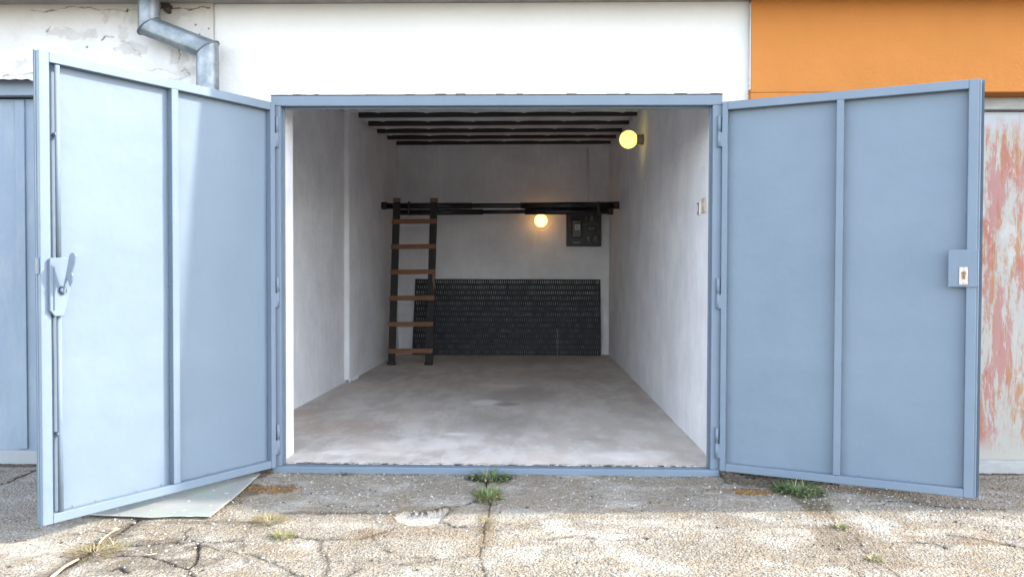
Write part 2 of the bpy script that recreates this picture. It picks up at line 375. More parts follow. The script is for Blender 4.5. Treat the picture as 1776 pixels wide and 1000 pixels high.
# ------------------------------------------------------------------ ground
def axis_pts(lo, hi, step, far, g=1.25):
    mid = list(np.arange(lo, hi+1e-6, step)); a = []; s = step; v = lo
    while v > -far: s = min(s*g, 60); v -= s; a.append(v)
    b = []; s = step; v = hi
    while v < far: s = min(s*g, 60); v += s; b.append(v)
    return np.array(a[::-1]+mid+b)
def zbase(y): return np.where(y < 0, np.maximum(y, -9)*SLOPE, 0)
CR = [  # (pixel polyline, half width m, depth m)
    ([(200, 945), (215, 943), (250, 942), (280, 940), (300, 938), (312, 942)], .010, .012),
    ([(315, 934), (330, 937), (346, 939), (400, 938), (425, 936)], .006, .007),
    ([(346, 941), (342, 960), (334, 976), (322, 987), (300, 983), (285, 972), (265, 966)], .007, .009),
    ([(265, 966), (240, 962), (200, 963)], .008, .008),
    ([(320, 934), (322, 922), (330, 915)], .005, .004),
    ([(325, 989), (345, 1010)], .006, .006), ([(190, 990), (205, 983), (222, 992)], .008, .008),
    ([(497, 925), (512, 930), (535, 934), (560, 935), (590, 935), (625, 934), (645, 928), (668, 921), (686, 915)], .005, .008),
    ([(765, 905), (780, 909), (792, 914), (812, 914), (832, 911)], .005, .010),
    ([(795, 878), (815, 872), (832, 867)], .005, .006),
    ([(490, 890), (550, 889), (610, 888), (675, 889)], .003, .003),
    ([(845, 828), (846, 860), (850, 882), (842, 905), (838, 925)], .005, .005), ([(838, 925), (837, 950), (833, 975), (838, 1000)], .0028, .004),
    ([(1590, 940), (1612, 941), (1630, 946), (1642, 952)], .006, .006),
    ([(1640, 927), (1680, 932), (1720, 938), (1776, 950)], .006, .005),
    ([(1400, 962), (1450, 975), (1500, 1000)], .0018, .002),
    ([(0, 839), (15, 836), (30, 828), (62, 815)], .008, .006),
    ([(680, 978), (725, 976), (760, 970)], .004, .003),
    ([(60, 1010), (94, 997), (138, 967), (205, 922), (226, 906), (240, 899)], .010, .007),
    ([(1500, 866), (1570, 868), (1640, 878), (1740, 880)], .006, .004),
    ([(340, 941), (385, 952), (430, 958), (470, 975), (520, 1002)], .0035, .004), ([(130, 925), (160, 918), (190, 925)], .004, .004),
    ([(345, 962), (372, 968), (410, 966)], .003, .003), ([(560, 935), (556, 955), (570, 975), (560, 1000)], .003, .003), ([(645, 928), (660, 950), (700, 965), (760, 970), (838, 960)], .003, .003),
    ([(1430, 880), (1450, 905), (1480, 925), (1500, 955), (1520, 975), (1560, 1000)], .0022, .003),
    ([(620, 985), (600, 1000)], .004, .003), ([(440, 905), (420, 940), (428, 975), (410, 1000)], .0015, .002),
    ([(940, 935), (1000, 930), (1060, 938), (1130, 931)], .003, .002),
]
def build_ground():
    xs = axis_pts(-2.95, 3.1, .0062, 420, 1.3); ys = axis_pts(-1.5, .22, .0052, 420, 1.3)
    X, Y = np.meshgrid(xs, ys, indexing='ij')
    Z = zbase(Y).astype(float)
    near = (np.abs(X) < 6) & (Y > -5) & (Y < 1)
    wx = X+.018*(fbm(X, Y, 9, 3)-.5)*2+.006*(vnoise(X, Y, 60, 8)-.5); wy = Y+.018*(fbm(X, Y, 9, 13)-.5)*2+.006*(vnoise(X, Y, 60, 18)-.5)
    crack = np.zeros_like(X); soil = np.zeros_like(X); dz = np.zeros_like(X)
    jit = fbm(X, Y, 30, 40)
    for pts, hw, dep in CR:
        P = [gp(*p) for p in pts]; d = pdist(wx, wy, P); hwj = hw*(.45+1.1*jit)
        k = 1-sstep(hwj*.55, hwj*1.5, d); crack = np.maximum(crack, k*min(1, dep/.005)); dz = np.minimum(dz, -dep*k)
        soil = np.maximum(soil, (1-sstep(hw*1.0, hw*6+.012, d))*.7*sstep(.36, .55, jit))
    # dirt-filled joint to the lower left
    P = [gp(*p) for p in [(60, 1010), (94, 997), (138, 967), (205, 922), (250, 895)]]
    soil = np.maximum(soil, (1-sstep(.02, .075, pdist(wx, wy, P)))*.9)
    def blob(px, py, rx, ry, warp=.35):
        c = gp(px, py); n = (fbm(X, Y, 14, int(px)) - .47)*2*warp
        return 1-sstep(.55, 1.1, np.hypot((X-c[0])/rx, (Y-c[1])/ry)+n)
    rust = np.maximum.reduce([blob(478, 848, .14, .08, .9), blob(1310, 852, .15, .06, .9), blob(560, 889, .25, .03)*.5, blob(1240, 848, .10, .04, .9)*.6,
                              blob(165, 955, .13, .14)*.6, blob(720, 925, .35, .10)*.35, blob(1480, 930, .28, .16, .8)*.45, blob(1690, 940, .14, .05)*.6, blob(845, 930, .05, .18)*.6,
                              blob(1420, 885, .10, .10, .8)*.5, blob(1560, 985, .3, .10, .9)*.4])
    soil = np.maximum.reduce([soil, blob(1330, 840, .18, .05, .9)*.9, blob(430, 850, .09, .10, .9)*.9, blob(1400, 865, .13, .16, .9)*.7, blob(240, 952, .20, .13, 1.1)*.85, blob(300, 975, .16, .07, 1.1)*.85, blob(200, 985, .2, .08, 1.1)*.6, blob(395, 905, .12, .05, 1.)*.6, blob(700, 975, .3, .06, 1.2)*.35,
                              blob(1500, 850, .4, .06, .9)*.4, blob(365, 905, .30, .02, .9)*.7, blob(1470, 935, .13, .22, .9)*.4, blob(1500, 970, .2, .1, .9)*.3, blob(470, 905, .05, .05)*.5])
    soil = np.maximum(soil, (1-sstep(.0, .035, np.abs(Y+.01)))*(fbm(X, Y, 20, 77) > .47)*.8)
    grey = np.clip(sstep(.95, -.1, -Y*1.0)*(.45+.9*(fbm(X, Y, 2.2, 31)-.45)), 0, 1)  # greyer towards the wall: eave shade put into the ground colour
    grey = grey*(.25+.75*sstep(.03, .36, -Y))  # painted shade eases off close to the sill
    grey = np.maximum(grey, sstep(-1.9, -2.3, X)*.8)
    # broken-out hollow
    hp = [gp(*p) for p in [(684, 892), (700, 886), (735, 887), (770, 880), (786, 880), (770, 893), (766, 906), (738, 912), (706, 912), (686, 903)]]
    cx = np.mean([p[0] for p in hp]); cy = np.mean([p[1] for p in hp])
    ins = np.zeros(X.shape, bool)
    for (ax, ay), (bx, by) in zip(hp, hp[1:]+hp[:1]):
        c = ((ay > wy) != (by > wy)) & (wx < (bx-ax)*(wy-ay)/(by-ay+1e-12)+ax); ins ^= c
    dh = pdist(wx, wy, hp+hp[:1]); hol = np.where(ins, sstep(0, .016, dh), 0)
    rimtop = np.where(Y > cy+.01, 1, 0)*(1-sstep(.004, .016, dh)); crack = np.maximum(crack, rimtop*.9*(jit > .4))
    slopein = np.clip((Y-(cy-.09))/.15, 0, 1); dz = np.minimum(dz, -hol*(.004+.022*slopein))
    pale = np.maximum(hol*.95, blob(735, 905, .15, .06)*.5); rust = np.maximum(rust, (1-sstep(.01, .05, dh))*(~ins)*.45)
    for (px, py, rx, ry) in [(1110, 905, .35, .05), (1000, 925, .3, .1), (560, 910, .3, .06), (800, 905, .09, .04), (70, 950, .3, .06), (1350, 920, .25, .05), (1550, 920, .35, .04), (310, 960, .1, .05)]:
        pale = np.maximum(pale, blob(px, py, rx, ry, 1.4)*.30)
    slab = .010*(fbm(X, Y, 1.6, 60)-.5)+.006*(fbm(X, Y, 6, 61)-.5)+.0028*(vnoise(X, Y, 45, 62)-.5)+.0022*(vnoise(X, Y, 95, 63)-.5)
    fade = sstep(6, 3, np.abs(X))*sstep(-5, -2.5, Y)*sstep(.16, .04, Y)
    Z = Z+(slab+dz)*fade-.006*sstep(.05, .12, Y)
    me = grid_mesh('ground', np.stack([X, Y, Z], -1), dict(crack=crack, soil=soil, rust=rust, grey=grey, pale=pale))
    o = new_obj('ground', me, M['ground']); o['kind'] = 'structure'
    return o
build_ground()

# interior floor
def build_floor():
    xs = np.linspace(-1.9, 1.40, 130); ys = np.linspace(.058, 6.05, 240); X, Y = np.meshgrid(xs, ys, indexing='ij')
    def bl(px, py, rx, ry, wv=.4):
        c = gp(px, py, .035, 0); return 1-sstep(.4, 1.1, np.hypot((X-c[0])/rx, (Y-c[1])/ry)+(fbm(X, Y, 5, int(px+py))-.47)*2*wv)
    dark = np.maximum.reduce([bl(905, 685, .45, .5, .5)*.7, bl(860, 735, .45, .45, .3)*.55, bl(880, 700, .15, .12), bl(640, 650, .5, .5)*.4, bl(980, 650, .8, .6)*.4, bl(870, 625, 1.4, .5)*.5])
    pale = np.maximum.reduce([bl(842, 697, .16, .16, .3)*.9, bl(790, 752, .10, .06)*.8, bl(600, 785, .5, .15, 1.2)*.5, bl(1060, 788, .4, .12, 1.2)*.5, bl(880, 668, .3, .15)*.4, bl(700, 770, .5, .2, .8)*.4])
    rust = np.maximum.reduce([bl(1110, 690, .12, .5, .5)*.6, bl(570, 740, .5, .3, .7)*.5, bl(530, 720, .2, .5, .6)*.5])
    Z = .035+.004*(fbm(X, Y, 2, 5)-.5)
    me = grid_mesh('floor', np.stack([X, Y, Z], -1), dict(dark=dark, pale=pale, rust=rust))
    o = new_obj('floor', me, M['floor']); o['kind'] = 'structure'
build_floor()

# ------------------------------------------------------------------ roof line shared dimensions
def ceil_z(y): return 2.745+.0565*(y-3.4)
SOF = 2.622; EAVE_Y = -.295; EAVE_T = 2.715
def roof_part(x0, x1, soffit_mat, parent):
    bm = B(); prism_pts = [(EAVE_Y, SOF), (EAVE_Y, EAVE_T), (6.3, 3.22), (6.3, 3.06), (.33, 2.72), (.31, SOF)]
    a = [bm.verts.new((x0, y, z)) for y, z in prism_pts]; b = [bm.verts.new((x1, y, z)) for y, z in prism_pts]; n = len(a)
    bm.faces.new(a[::-1]); bm.faces.new(b)
    for i in range(n):
        f = bm.faces.new((a[i], a[(i+1) % n], b[(i+1) % n], b[i])); f.material_index = 1 if i == 1 else 0
    bmesh.ops.recalc_face_normals(bm, faces=bm.faces)
    return finish('roof', bm, [soffit_mat, M['roof']], parent)

GG = 'garages built side by side in one row'
# ------------------------------------------------------------------ middle white garage
G0 = thing('garage', 'open garage with white front wall and both blue-grey steel doors swung outwards', 'garage', group=GG)
XL, XR = -1.574, 1.396
def wall_sheet(bm, x0, x1, z0, z1, y, nx, nz, amp, seed):
    xs = np.linspace(x0, x1, nx); zs = np.linspace(z0, z1, nz); V = []
    for x in xs:
        col = []
        for z in zs:
            e = amp*(float(fbm(np.array(x), np.array(z), 2.5, seed))-.5); col.append(bm.verts.new((x, y+e, z)))
        V.append(col)
    for i in range(nx-1):
        for j in range(nz-1):
            f = bm.faces.new((V[i][j], V[i+1][j], V[i+1][j+1], V[i][j+1])); f.smooth = True
bm = B()
box(bm, XL, -1.232, .012, .31, -.12, 2.112); box(bm, 1.252, XR, .012, .31, -.12, 2.112)
box(bm, XL, XR, .012, .31, 2.1125, SOF-.002)
finish('front_wall', bm, M['white'], G0); bm = B()
for a_, b_ in ((-1.2318, -1.2285), (1.2480, 1.2518)): bm.free(); bm = B(); box(bm, a_, b_, .0605, .3095, .0, 2.1118); finish('door_reveal', bm, M['inwall'], G0); bm = B()
# ragged plaster lip over the door frame
xx = -1.255
while xx < 1.25:
    wd = random.uniform(.02, .07); hh = random.uniform(-.004, .006)
    box(bm, xx, min(xx+wd, 1.25), .002, .0118, 2.112+hh, 2.128+random.uniform(0, .01), .002); xx += wd
finish('plaster_lip', bm, M['white'], G0)
bm = B(); box(bm, -1.252, 1.252, -.001, .0115, 2.109, 2.1135, 0); finish('lintel_gap', bm, M['dirt'], G0)

def plan_wall(name, pts, thick, z0, topf, mat):
    """vertical wall following plan points, thickness to one side, sloped top"""
    bm = B(); o = [Vector((p[0]+thick, p[1])) for p in pts]
    sub = []
    for a, b in zip(pts, pts[1:]):
        n = max(1, int(math.hypot(b[0]-a[0], b[1]-a[1])/.12))
        for i in range(n): t = i/n; sub.append((a[0]+(b[0]-a[0])*t, a[1]+(b[1]-a[1])*t))
    sub.append(pts[-1]); nz = 18; V = []
    for (x, y) in sub:
        zt = topf(y); col = []
        for j in range(nz):
            z = z0+(zt-z0)*j/(nz-1); e = .010*(float(fbm(np.array(y*1.0), np.array(z), 1.8, 22))-.5); col.append(bm.verts.new((x+e, y, z)))
        V.append(col)
    for i in range(len(V)-1):
        for j in range(nz-1): bm.faces.new((V[i][j], V[i+1][j], V[i+1][j+1], V[i][j+1])).smooth = True
    outer = [[bm.verts.new((pts[0][0]+thick, y, z)) for z in (z0, topf(y))] for (x, y) in sub]
    for i in range(len(sub)-1): bm.faces.new((outer[i][1], outer[i+1][1], outer[i+1][0], outer[i][0]))
    for i in range(len(sub)-1):
        bm.faces.new((V[i][-1], V[i+1][-1], outer[i+1][1], outer[i][1]))
    return finish(name, bm, mat, G0)
topw = lambda y: ceil_z(y)+.06
plan_wall('side_wall', [(-1.718, .30), (-1.640, 3.222), (-1.605, 3.562), (-1.566, 6.1)], -.25, -.05, topw, M['inwall'])
plan_wall('side_wall', [(1.262, .30), (1.272, 3.0), (1.272, 6.1)], .12, -.05, topw, M['inwall'])
bm = B(); prism(bm, [(-1.75, 3.228), (-1.592, 3.234), (-1.574, 3.556), (-1.75, 3.56)], 'z', .06, 2.78, .008)
for i in range(26):   # broken plaster at the foot
    t = random.random(); x = -1.70+.112*random.random(); y = 3.229
    if random.random() < .5: x = -1.593+.018*t; y = 3.234+.32*t
    s = random.uniform(.008, .022); box(bm, x-s, x+s*.6, y-.002, y+.02, .036, .036+random.uniform(.015, .04), .003)
finish('pilaster', bm, M['inwall'], G0)
bm = B(); box(bm, -1.85, 1.40, 5.92, 6.12, -.05, 3.0); finish('rear_wall', bm, M['inwall'], G0)
roof_part(-1.5735, 1.3955, M['soffit'], G0)
# ceiling of hollow tiles: shallow arches with cusps between them
def build_ceiling():
    xs = np.linspace(-1.80, 1.40, 200); ys = np.linspace(.3, 6.0, 60); X, Y = np.meshgrid(xs, ys, indexing='ij')
    ph = (X+.07*np.floor((Y-.1)/.6))/.49; sc = np.abs(np.sin(pi*ph))
    cusp = np.maximum(0, 1-sc*5)
    Z = 2.745+.0565*(Y-3.4)+.005*sc-.007*cusp-.006+.012*(fbm(X, Y, 6, 9)-.5)
    me = grid_mesh('ceiling', np.stack([X, Y, Z], -1), {}, flip=True); new_obj('ceiling', me, M['ceiling'], G0)
build_ceiling()
for i, y in enumerate([.4, 1.0, 1.6, 2.2, 2.8, 3.4, 4.0, 4.6, 5.2, 5.8]):
    bm = B(); zb = ceil_z(y)-.045; j = i % 2
    xl = [-1.53, -1.56, -1.585, -1.60, -1.575][i-5] if i >= 5 else -1.6; xr = 1.268
    dz = .014 if i >= 3 else 0
    seg = 30; V = []
    for k in range(seg+1):
        x = xl+(xr-xl)*k/seg; wv = .0012*(random.random()-.5)+dz*(k/seg-.5)*.9
        V.append([bm.verts.new((x, y+yy, zb+zz+wv)) for yy, zz in ((-.026, 0), (.026, 0), (.026, .06), (-.026, .06))])
    for a, b in zip(V, V[1:]):
        for q in range(4): bm.faces.new((a[q], b[q], b[(q+1) % 4], a[(q+1) % 4]))
    bm.faces.new(V[0]); bm.faces.new(V[-1][::-1]); bmesh.ops.recalc_face_normals(bm, faces=bm.faces)
    finish('ceiling_beam', bm, M['beambrown'] if j == 0 else M['beamdark'], G0)

# door frame
bm = B(); bv = .004
box(bm, -1.252, -1.200, 0, .060, .0355, 2.0515, bv, seg=2); box(bm, 1.200, 1.252, 0, .060, .0355, 2.0515, bv, seg=2)
box(bm, -1.252, 1.252, 0, .060, 2.052, 2.109, bv, seg=2)
box(bm, -1.255, 1.255, -.004, .0575, -.03, .035, .006, seg=2)
for s in (-1, 1):   # stop strip inside the rebate
    box(bm, min(s*1.2, s*1.192), max(s*1.2, s*1.192), .042, .0595, .036, 2.051, .001)
box(bm, -1.19, 1.19, .042, .0595, 2.043, 2.0518, .001)
finish('door_frame', bm, M['frame'], G0)
bm = B()   # mortar crumbs along the sill
for i in range(150):
    x = random.uniform(-1.18, 1.18) if random.random() < .6 else random.gauss(random.choice([-1.0, .75, .2]), .12)
    if abs(x) > 1.18: continue
    s = random.uniform(.003, .012); box(bm, x-s*1.6, x+s*1.6, .06, .06+s*1.5, .034, .036+s*.5, .001)
finish('mortar_edge', bm, M['pebble'], G0)['kind'] = 'stuff'

# door leaves -------------------------------------------------------
W = 1.205; ZT, ZB = 2.0652, .0348
def leaf(side):
    s = 1 if side == 'L' else -1
    a = .9842 if side == 'L' else .4092
    loc = (-1.2225, -.02, 0) if side == 'L' else (1.245, -.02, 0)
    rot = pi+a if side == 'L' else -a
    def bx(bm, t0, t1, v0, v1, z0, z1, bev=.0, seg=1, mi=0):
        y0, y1 = sorted((s*v0, s*v1)); box(bm, t0, t1, y0, y1, z0, z1, bev, mi, seg)
    # sheet skin on the outer side, very slightly wavy
    bm = B(); ext = .028 if side == 'R' else .004
    nx, nz = 34, 46; fr = []
    for lay in (0, 1):
        g = []
        for i in range(nx+1):
            t = -.002+(W+ext+.002)*i/nx; c = []
            for j in range(nz+1):
                z = ZB-.004+(ZT-ZB+.008)*j/nz
                e = .008*(float(fbm(np.array(t), np.array(z), 2.1, 70+s))-.5)
                # the mid stile holds the sheet, it bellies between
                c.append(bm.verts.new((t, s*(-.0405+e-(.0025 if lay else 0)), z)))
            g.append(c)
        fr.append(g)
    for lay, g in enumerate(fr):
        for i in range(nx):
            for j in range(nz):
                q = (g[i][j], g[i+1][j], g[i+1][j+1], g[i][j+1]); f = bm.faces.new(q if (lay == 0) == (s < 0) else q[::-1]); f.smooth = True
    A, Bq = fr
    for i in range(nx):
        for j in (0, nz): bm.faces.new((A[i][j], A[i+1][j], Bq[i+1][j], Bq[i][j]))
    for j in range(nz):
        for i in (0, nx): bm.faces.new((A[i][j], A[i][j+1], Bq[i][j+1], Bq[i][j]))
    lf = finish('door_leaf', bm, M['door'], G0, loc=loc, rotz=rot)
    lf['label'] = ('left door leaf, half in sunlight, with latch and lock rod' if side == 'L' else 'right door leaf in shade with a square lock plate')
    # welded square tube frame
    wst, wr = (.042, .045); bm = B(); b2 = .0035
    bx(bm, 0, .030, -.0385, 0, ZB, ZT, b2, 2); bx(bm, W-wst, W, -.0385, 0, ZB, ZT, b2, 2)
    bx(bm, .0302, W-wst-.0002, -.0383, -.0004, ZT-wr, ZT-.0004, b2, 2); bx(bm, .0302, W-wst-.0002, -.0383, -.0004, ZB+.0004, ZB+wr-.003, b2, 2)
    bx(bm, W-.001, W+.003, -.036, -.026, ZB+.002, ZT-.002, .001)      # rebate rib on the closing edge
    if side == 'R': bx(bm, W, W+.012, -.0385, -.016, ZB+.001, ZT-.001, .002)
    mt = .590 if side == 'L' else .594
    # weld beads
    def bead(t, v, z, r):
        tt = bmesh.new(); bmesh.ops.create_icosphere(tt, subdivisions=2, radius=r)
        for vv in tt.verts: vv.co = Vector((t+vv.co.x*.8, s*v+vv.co.y*.8, z+vv.co.z*1.5)); 
        for f in tt.faces: f.smooth = True
        join(bm, tt)
    zz = .14
    while zz < 1.98:
        if side == 'L':
            bead(mt+.0185, -.030, zz, .0052); 
            if random.random() < .3: bead(mt+.0185, -.033, zz+.02, .004)
        bead(W-wst-.001, -.037, zz+.05, .0045 if side == 'R' else .003); bead(mt+.019, -.037, zz+.1, .0045 if side == 'R' else .003)
        bead(.0315, -.037, zz+.03, .004); zz += random.uniform(.11, .22)
    t = .1
    while t < W-.08:
        bead(t, -.038, ZB+wr-.002, .0042); t += random.uniform(.08, .25)
    fo = finish('leaf_frame', bm, M['frame'], lf)
    # middle stile
    mt = .590 if side == 'L' else .594
    bm = B(); bx(bm, mt-.018, mt+.018, -.0383, -.001, ZB+wr-.002, ZT-wr+.001, b2, 2)
    finish('middle_stile', bm, M['frame'], lf)
    # hinges
    for zc in (1.905, 1.015, .188):
        bm = B(); 
        tube(bm, (-.016, s*-.005, zc-.085), (-.016, s*-.005, zc-.003), .0095, n=14); tube(bm, (-.016, s*-.005, zc+.003), (-.016, s*-.005, zc+.085), .0095, n=14)
        tube(bm, (-.016, s*-.005, zc-.0035), (-.016, s*-.005, zc+.0035), .0075, n=14)
        bx(bm, -.010, .004, -.010, .0, zc-.083, zc-.006, .001)
        finish('hinge', bm, M['frame'], lf)
    if side == 'L':
        # long locking rod with its guides
        bm = B(); tube(bm, (1.128, s*-.010, 1.185), (1.128, s*-.010, ZT-.05), .0105, n=14); tube(bm, (1.128, s*-.010, .95), (1.128, s*-.010, ZB+.045), .0105, n=14)
        for z in (1.72, .42): bx(bm, 1.115, 1.141, -.038, -.004, z-.006, z+.006, .002)
        finish('lock_rod', bm, M['frame'], lf)
        # latch housing: folded plate, wide on top with a curved cut, narrow below
        bm = B()
        out = [(1.172, .954), (1.172, 1.183), (1.102, 1.188), (1.104, 1.150), (1.107, 1.115), (1.098, 1.09), (1.093, 1.059), (1.094, 1.035), (1.099, 1.014), (1.110, .97), (1.121, .931), (1.158, .934)]
        v0, v1 = sorted((s*.006, s*.018)); prism(bm, out, 'y', v0, v1, .002)
        bx(bm, 1.170, 1.176, -.0, .020, .955, 1.18, .0015); bx(bm, 1.119, 1.124, -.036, .008, .94, 1.0, .001)
        bx(bm, 1.158, 1.161, .0185, .024, .96, 1.145, .001)
        finish('latch_housing', bm, M['frame'], lf)
        # lever handle swung up and outwards
        bm = B()
        pts = [(.020, 1.040), (.034, 1.072), (.050, 1.115), (.064, 1.160), (.074, 1.192), (.084, 1.204), (.100, 1.207), (.114, 1.202), (.119, 1.190), (.112, 1.165), (.097, 1.135), (.090, 1.120), (.098, 1.108), (.092, 1.085), (.074, 1.062), (.064, 1.085), (.058, 1.098), (.046, 1.075), (.038, 1.045), (.034, 1.030), (.022, 1.024)]
        tt = bmesh.new(); prism(tt, pts, 'y', -.0035, .0035, .0012)
        for v in tt.verts:
            vv, t, z = v.co.x, v.co.y, v.co.z
            v.co = Vector((1.113+t-.10*(vv-.03)*1.0+.012, s*vv, z))
        join(bm, tt)
        bmesh.ops.recalc_face_normals(bm, faces=bm.faces)
        finish('latch_handle', bm, M['frame'], lf)
        bm = B(); lathe(bm, [(0, .016), (.008, .015), (.012, .010), (.013, 0), (.0, 0)], (1.127, s*.018, 1.045), (0, s, 0), 18)
        lathe(bm, [(.017, .004), (.019, .002), (.019, 0), (0, 0)], (1.127, s*.018, 1.045), (0, s, 0), 20); finish('pivot_boss', bm, M['frame'], lf)
        # striker on the closing edge
        bm = B(); bx(bm, W, W+.007, -.034, -.010, 1.115, 1.185, .0015); finish('striker_plate', bm, M['frame'], lf)
        bm = B(); bx(bm, W+.006, W+.0078, -.026, -.016, 1.125, 1.172, .0); finish('striker_slot', bm, M['black'], lf)
    else:
        bm = B(); bx(bm, 1.085, 1.208, -.006, .007, 1.062, 1.243, .003, 2); bx(bm, 1.2083, 1.212, -.03, .005, 1.064, 1.241, .001)
        finish('lock_plate', bm, M['frame'], lf)
        bm = B(); bx(bm, 1.131, 1.169, .0072, .0105, 1.072, 1.160, .0028, 2)
        for z in (1.083, 1.149): lathe(bm, [(0, .0022), (.003, .002), (.0042, 0)], (1.150, s*.0105, z), (0, s, 0), 12)
        finish('escutcheon', bm, M['nickel'], lf)
        bm = B()
        for z, r in ((1.128, .0115), (1.109, .0085)): tube(bm, (1.150, s*.0095, z), (1.150, s*.0125, z), r, n=18)
        bx(bm, 1.143, 1.157, .0098, .0122, 1.100, 1.125, .001); finish('lock_cylinder', bm, M['brass'], lf)
        bm = B(); bx(bm, 1.149, 1.1515, .0124, .0132, 1.103, 1.121); tube(bm, (1.150, s*.0122, 1.130), (1.150, s*.0133, 1.130), .003, n=10); finish('keyhole', bm, M['black'], lf)
    return lf
leaf('L'); leaf('R')

# ------------------------------------------------------------------ left garage, weathered
G1 = thing('garage', 'left garage with cracked dirty white plaster and shut chalky blue door', 'garage', group=GG)
def weathered_wall():
    x0, x1 = -3.4, -1.5745; xs = np.linspace(x0, x1, 320); t = np.linspace(0, 1, 96)
    X, T = np.meshgrid(xs, t, indexing='ij')
    zlo = 2.205+.02*(fbm(xs, xs*0, 7, 88)-.5)+.012*(vnoise(xs, xs*0, 30, 90)-.5)
    Z = zlo[:, None]+(SOF+.001-zlo[:, None])*T
    wx = X+.05*(fbm(X, Z, 14, 4)-.47); wz = Z+.05*(fbm(X, Z, 14, 14)-.47)
    crack = np.zeros_like(X)
    for pts, hw, k in [([(50, 19), (80, 17), (105, 14), (125, 15), (160, 18), (215, 19), (240, 18)], .0032, .7), ([(283, 16), (305, 14), (362, 15)], .0042, 1), ([(184, 63), (188, 65), (196, 66)], .004, .8),
                       ([(307, 82), (311, 90), (311, 108)], .003, 1), ([(302, 110), (311, 109)], .002, .6), ([(206, 72), (222, 76), (236, 85), (244, 96)], .0022, .6),
                       ([(178, 68), (182, 63)], .004, .9), ([(104, 47), (116, 45), (122, 47)], .002, .5), ([(80, 55), (88, 49)], .003, .7), ([(182, 25), (183, 31)], .002, .6), ([(0, 131), (25, 127), (40, 130), (56, 127)], .003, .8),
                       ([(250, 120), (275, 122), (300, 130), (330, 140)], .002, .6), ([(312, 125), (322, 120), (330, 132), (322, 140), (310, 137)], .0018, .7)]:
        d = pdist(wx, wz, [wp(*p) for p in pts]); crack = np.maximum(crack, (1-sstep(hw*.5, hw*1.4, d))*k*np.clip(fbm(X, Z, 20, 33)*2.4-.5, .15, 1))
    for px, py, r in [(151, 83, .007), (219, 18, .008), (140, 3, .012), (363, 50, .006), (340, 45, .005), (345, 58, .004)]:
        c = wp(px, py); crack = np.maximum(crack, 1-sstep(r*.6, r*1.2, np.hypot(wx-c[0], wz-c[1])))
    patch = np.zeros_like(X)
    for px, py, rx, rz in [(145, 60, .10, .045), (214, 58, .035, .045), (100, 55, .09, .02), (310, 105, .04, .07), (325, 125, .10, .06), (230, 85, .07, .03), (260, 25, .25, .04), (30, 130, .12, .012), (40, 110, .08, .03)]:
        c = wp(px, py); patch = np.maximum(patch, 1-sstep(.6, 1.1, np.hypot((X-c[0])/rx, (Z-c[1])/rz)+(fbm(X, Z, 16, int(px))-.47)*2.6+(fbm(X, Z, 45, int(px)+9)-.47)*1.2))
    Y = .004+.008*(fbm(X, Z, 3, 44)-.5)+.0035*(fbm(X, Z, 25, 45)-.5)+.006*crack+.0022*patch
    me = grid_mesh('front_wall', np.stack([X, Y, Z], -1), dict(crack=crack, patch=patch))
    bm = B(); bm.from_mesh(me); bpy.data.meshes.remove(me)
    # the attributes survive from_mesh; add the wall body behind
    box(bm, -3.4, -1.5745, .012, .31, 2.225, SOF-.002); box(bm, -2.02, -1.5745, .014, .31, -.12, 2.2245); box(bm, -4.6, -3.4005, .004, .31, 2.225, SOF-.002); box(bm, -4.6, -4.25, .014, .31, -.12, 2.2245)
    # narrow plastered pier beside the open garage
    box(bm, -2.02, -1.5745, .006, .0135, -.12, 2.2195)
    return finish('front_wall', bm, M['weathered'], G1)
weathered_wall()
roof_part(-4.6, -1.5745, M['soffit'], G1)
bm = B(); box(bm, -4.6, -4.4, .31, 6.12, -.1, 2.9); box(bm, -4.4, -1.86, 5.95, 6.12, -.1, 2.9); finish('outer_wall', bm, M['weathered'], G1)
bm = B(); box(bm, -4.25, -2.021, .085, .14, 2.135, 2.222, .003); box(bm, -2.075, -2.021, .085, .14, .0, 2.1345, .003); df = finish('door_frame', bm, M['olddoor'], G1)
bm = B(); box(bm, -4.24, -2.08, .150, .156, .0, 2.128, .001)
box(bm, -2.80, -2.745, .138, .1495, .09, 2.12, .002)
dl = finish('door_leaf', bm, M['olddoor'], G1)
bm = B(); box(bm, -4.24, -2.08, .128, .149, -.002, .082, .003); finish('bottom_rail', bm, M['oldrail'], dl)
bm = B()
for i in range(500):
    x = random.uniform(-3.4, -2.05); s = random.uniform(.004, .014); box(bm, x-s, x+s, .10-s, .10+s, -.004, random.uniform(.0, .008), .001)
o = finish('soil_line', bm, M['dirt'], None); o['kind'] = 'stuff'; tag(o, 'dark soil gathered under the shut blue door on the left', 'soil', kind='stuff')

# ------------------------------------------------------------------ right garage, orange
G2 = thing('garage', 'right garage with orange rendered wall and patchy rusty white door', 'garage', group=GG)
bm = B(); Yo = -.028
box(bm, 1.3962, 4.6, Yo, .30, 2.112, SOF-.002, .004); box(bm, 1.3962, 1.80, Yo, .30, .16, 2.1115, .003); box(bm, 4.6, 10.5, Yo, .30, -.12, SOF-.002); box(bm, 4.1, 4.6, Yo, .30, -.12, 2.1115)  # far right stretch is an unseen extension under the lengthened roof
finish('front_wall', bm, M['orange'], G2)
bm = B(); box(bm, 1.3962, 1.80, Yo+.012, .30, -.12, .1595, .003); finish('plinth', bm, M['soffit'], G2)
bm = B(); 
for i in range(70):
    z = 2.13+.47*i/70; box(bm, 1.3945-random.uniform(.0005, .0035), 1.3961, Yo+.002, .012, z, z+.0071)
finish('render_edge', bm, M['weathered'], G2)
roof_part(1.3965, 10.5, M['orangesoffit'], G2)  # roof lengthened far out of view, added to shade the ground strip
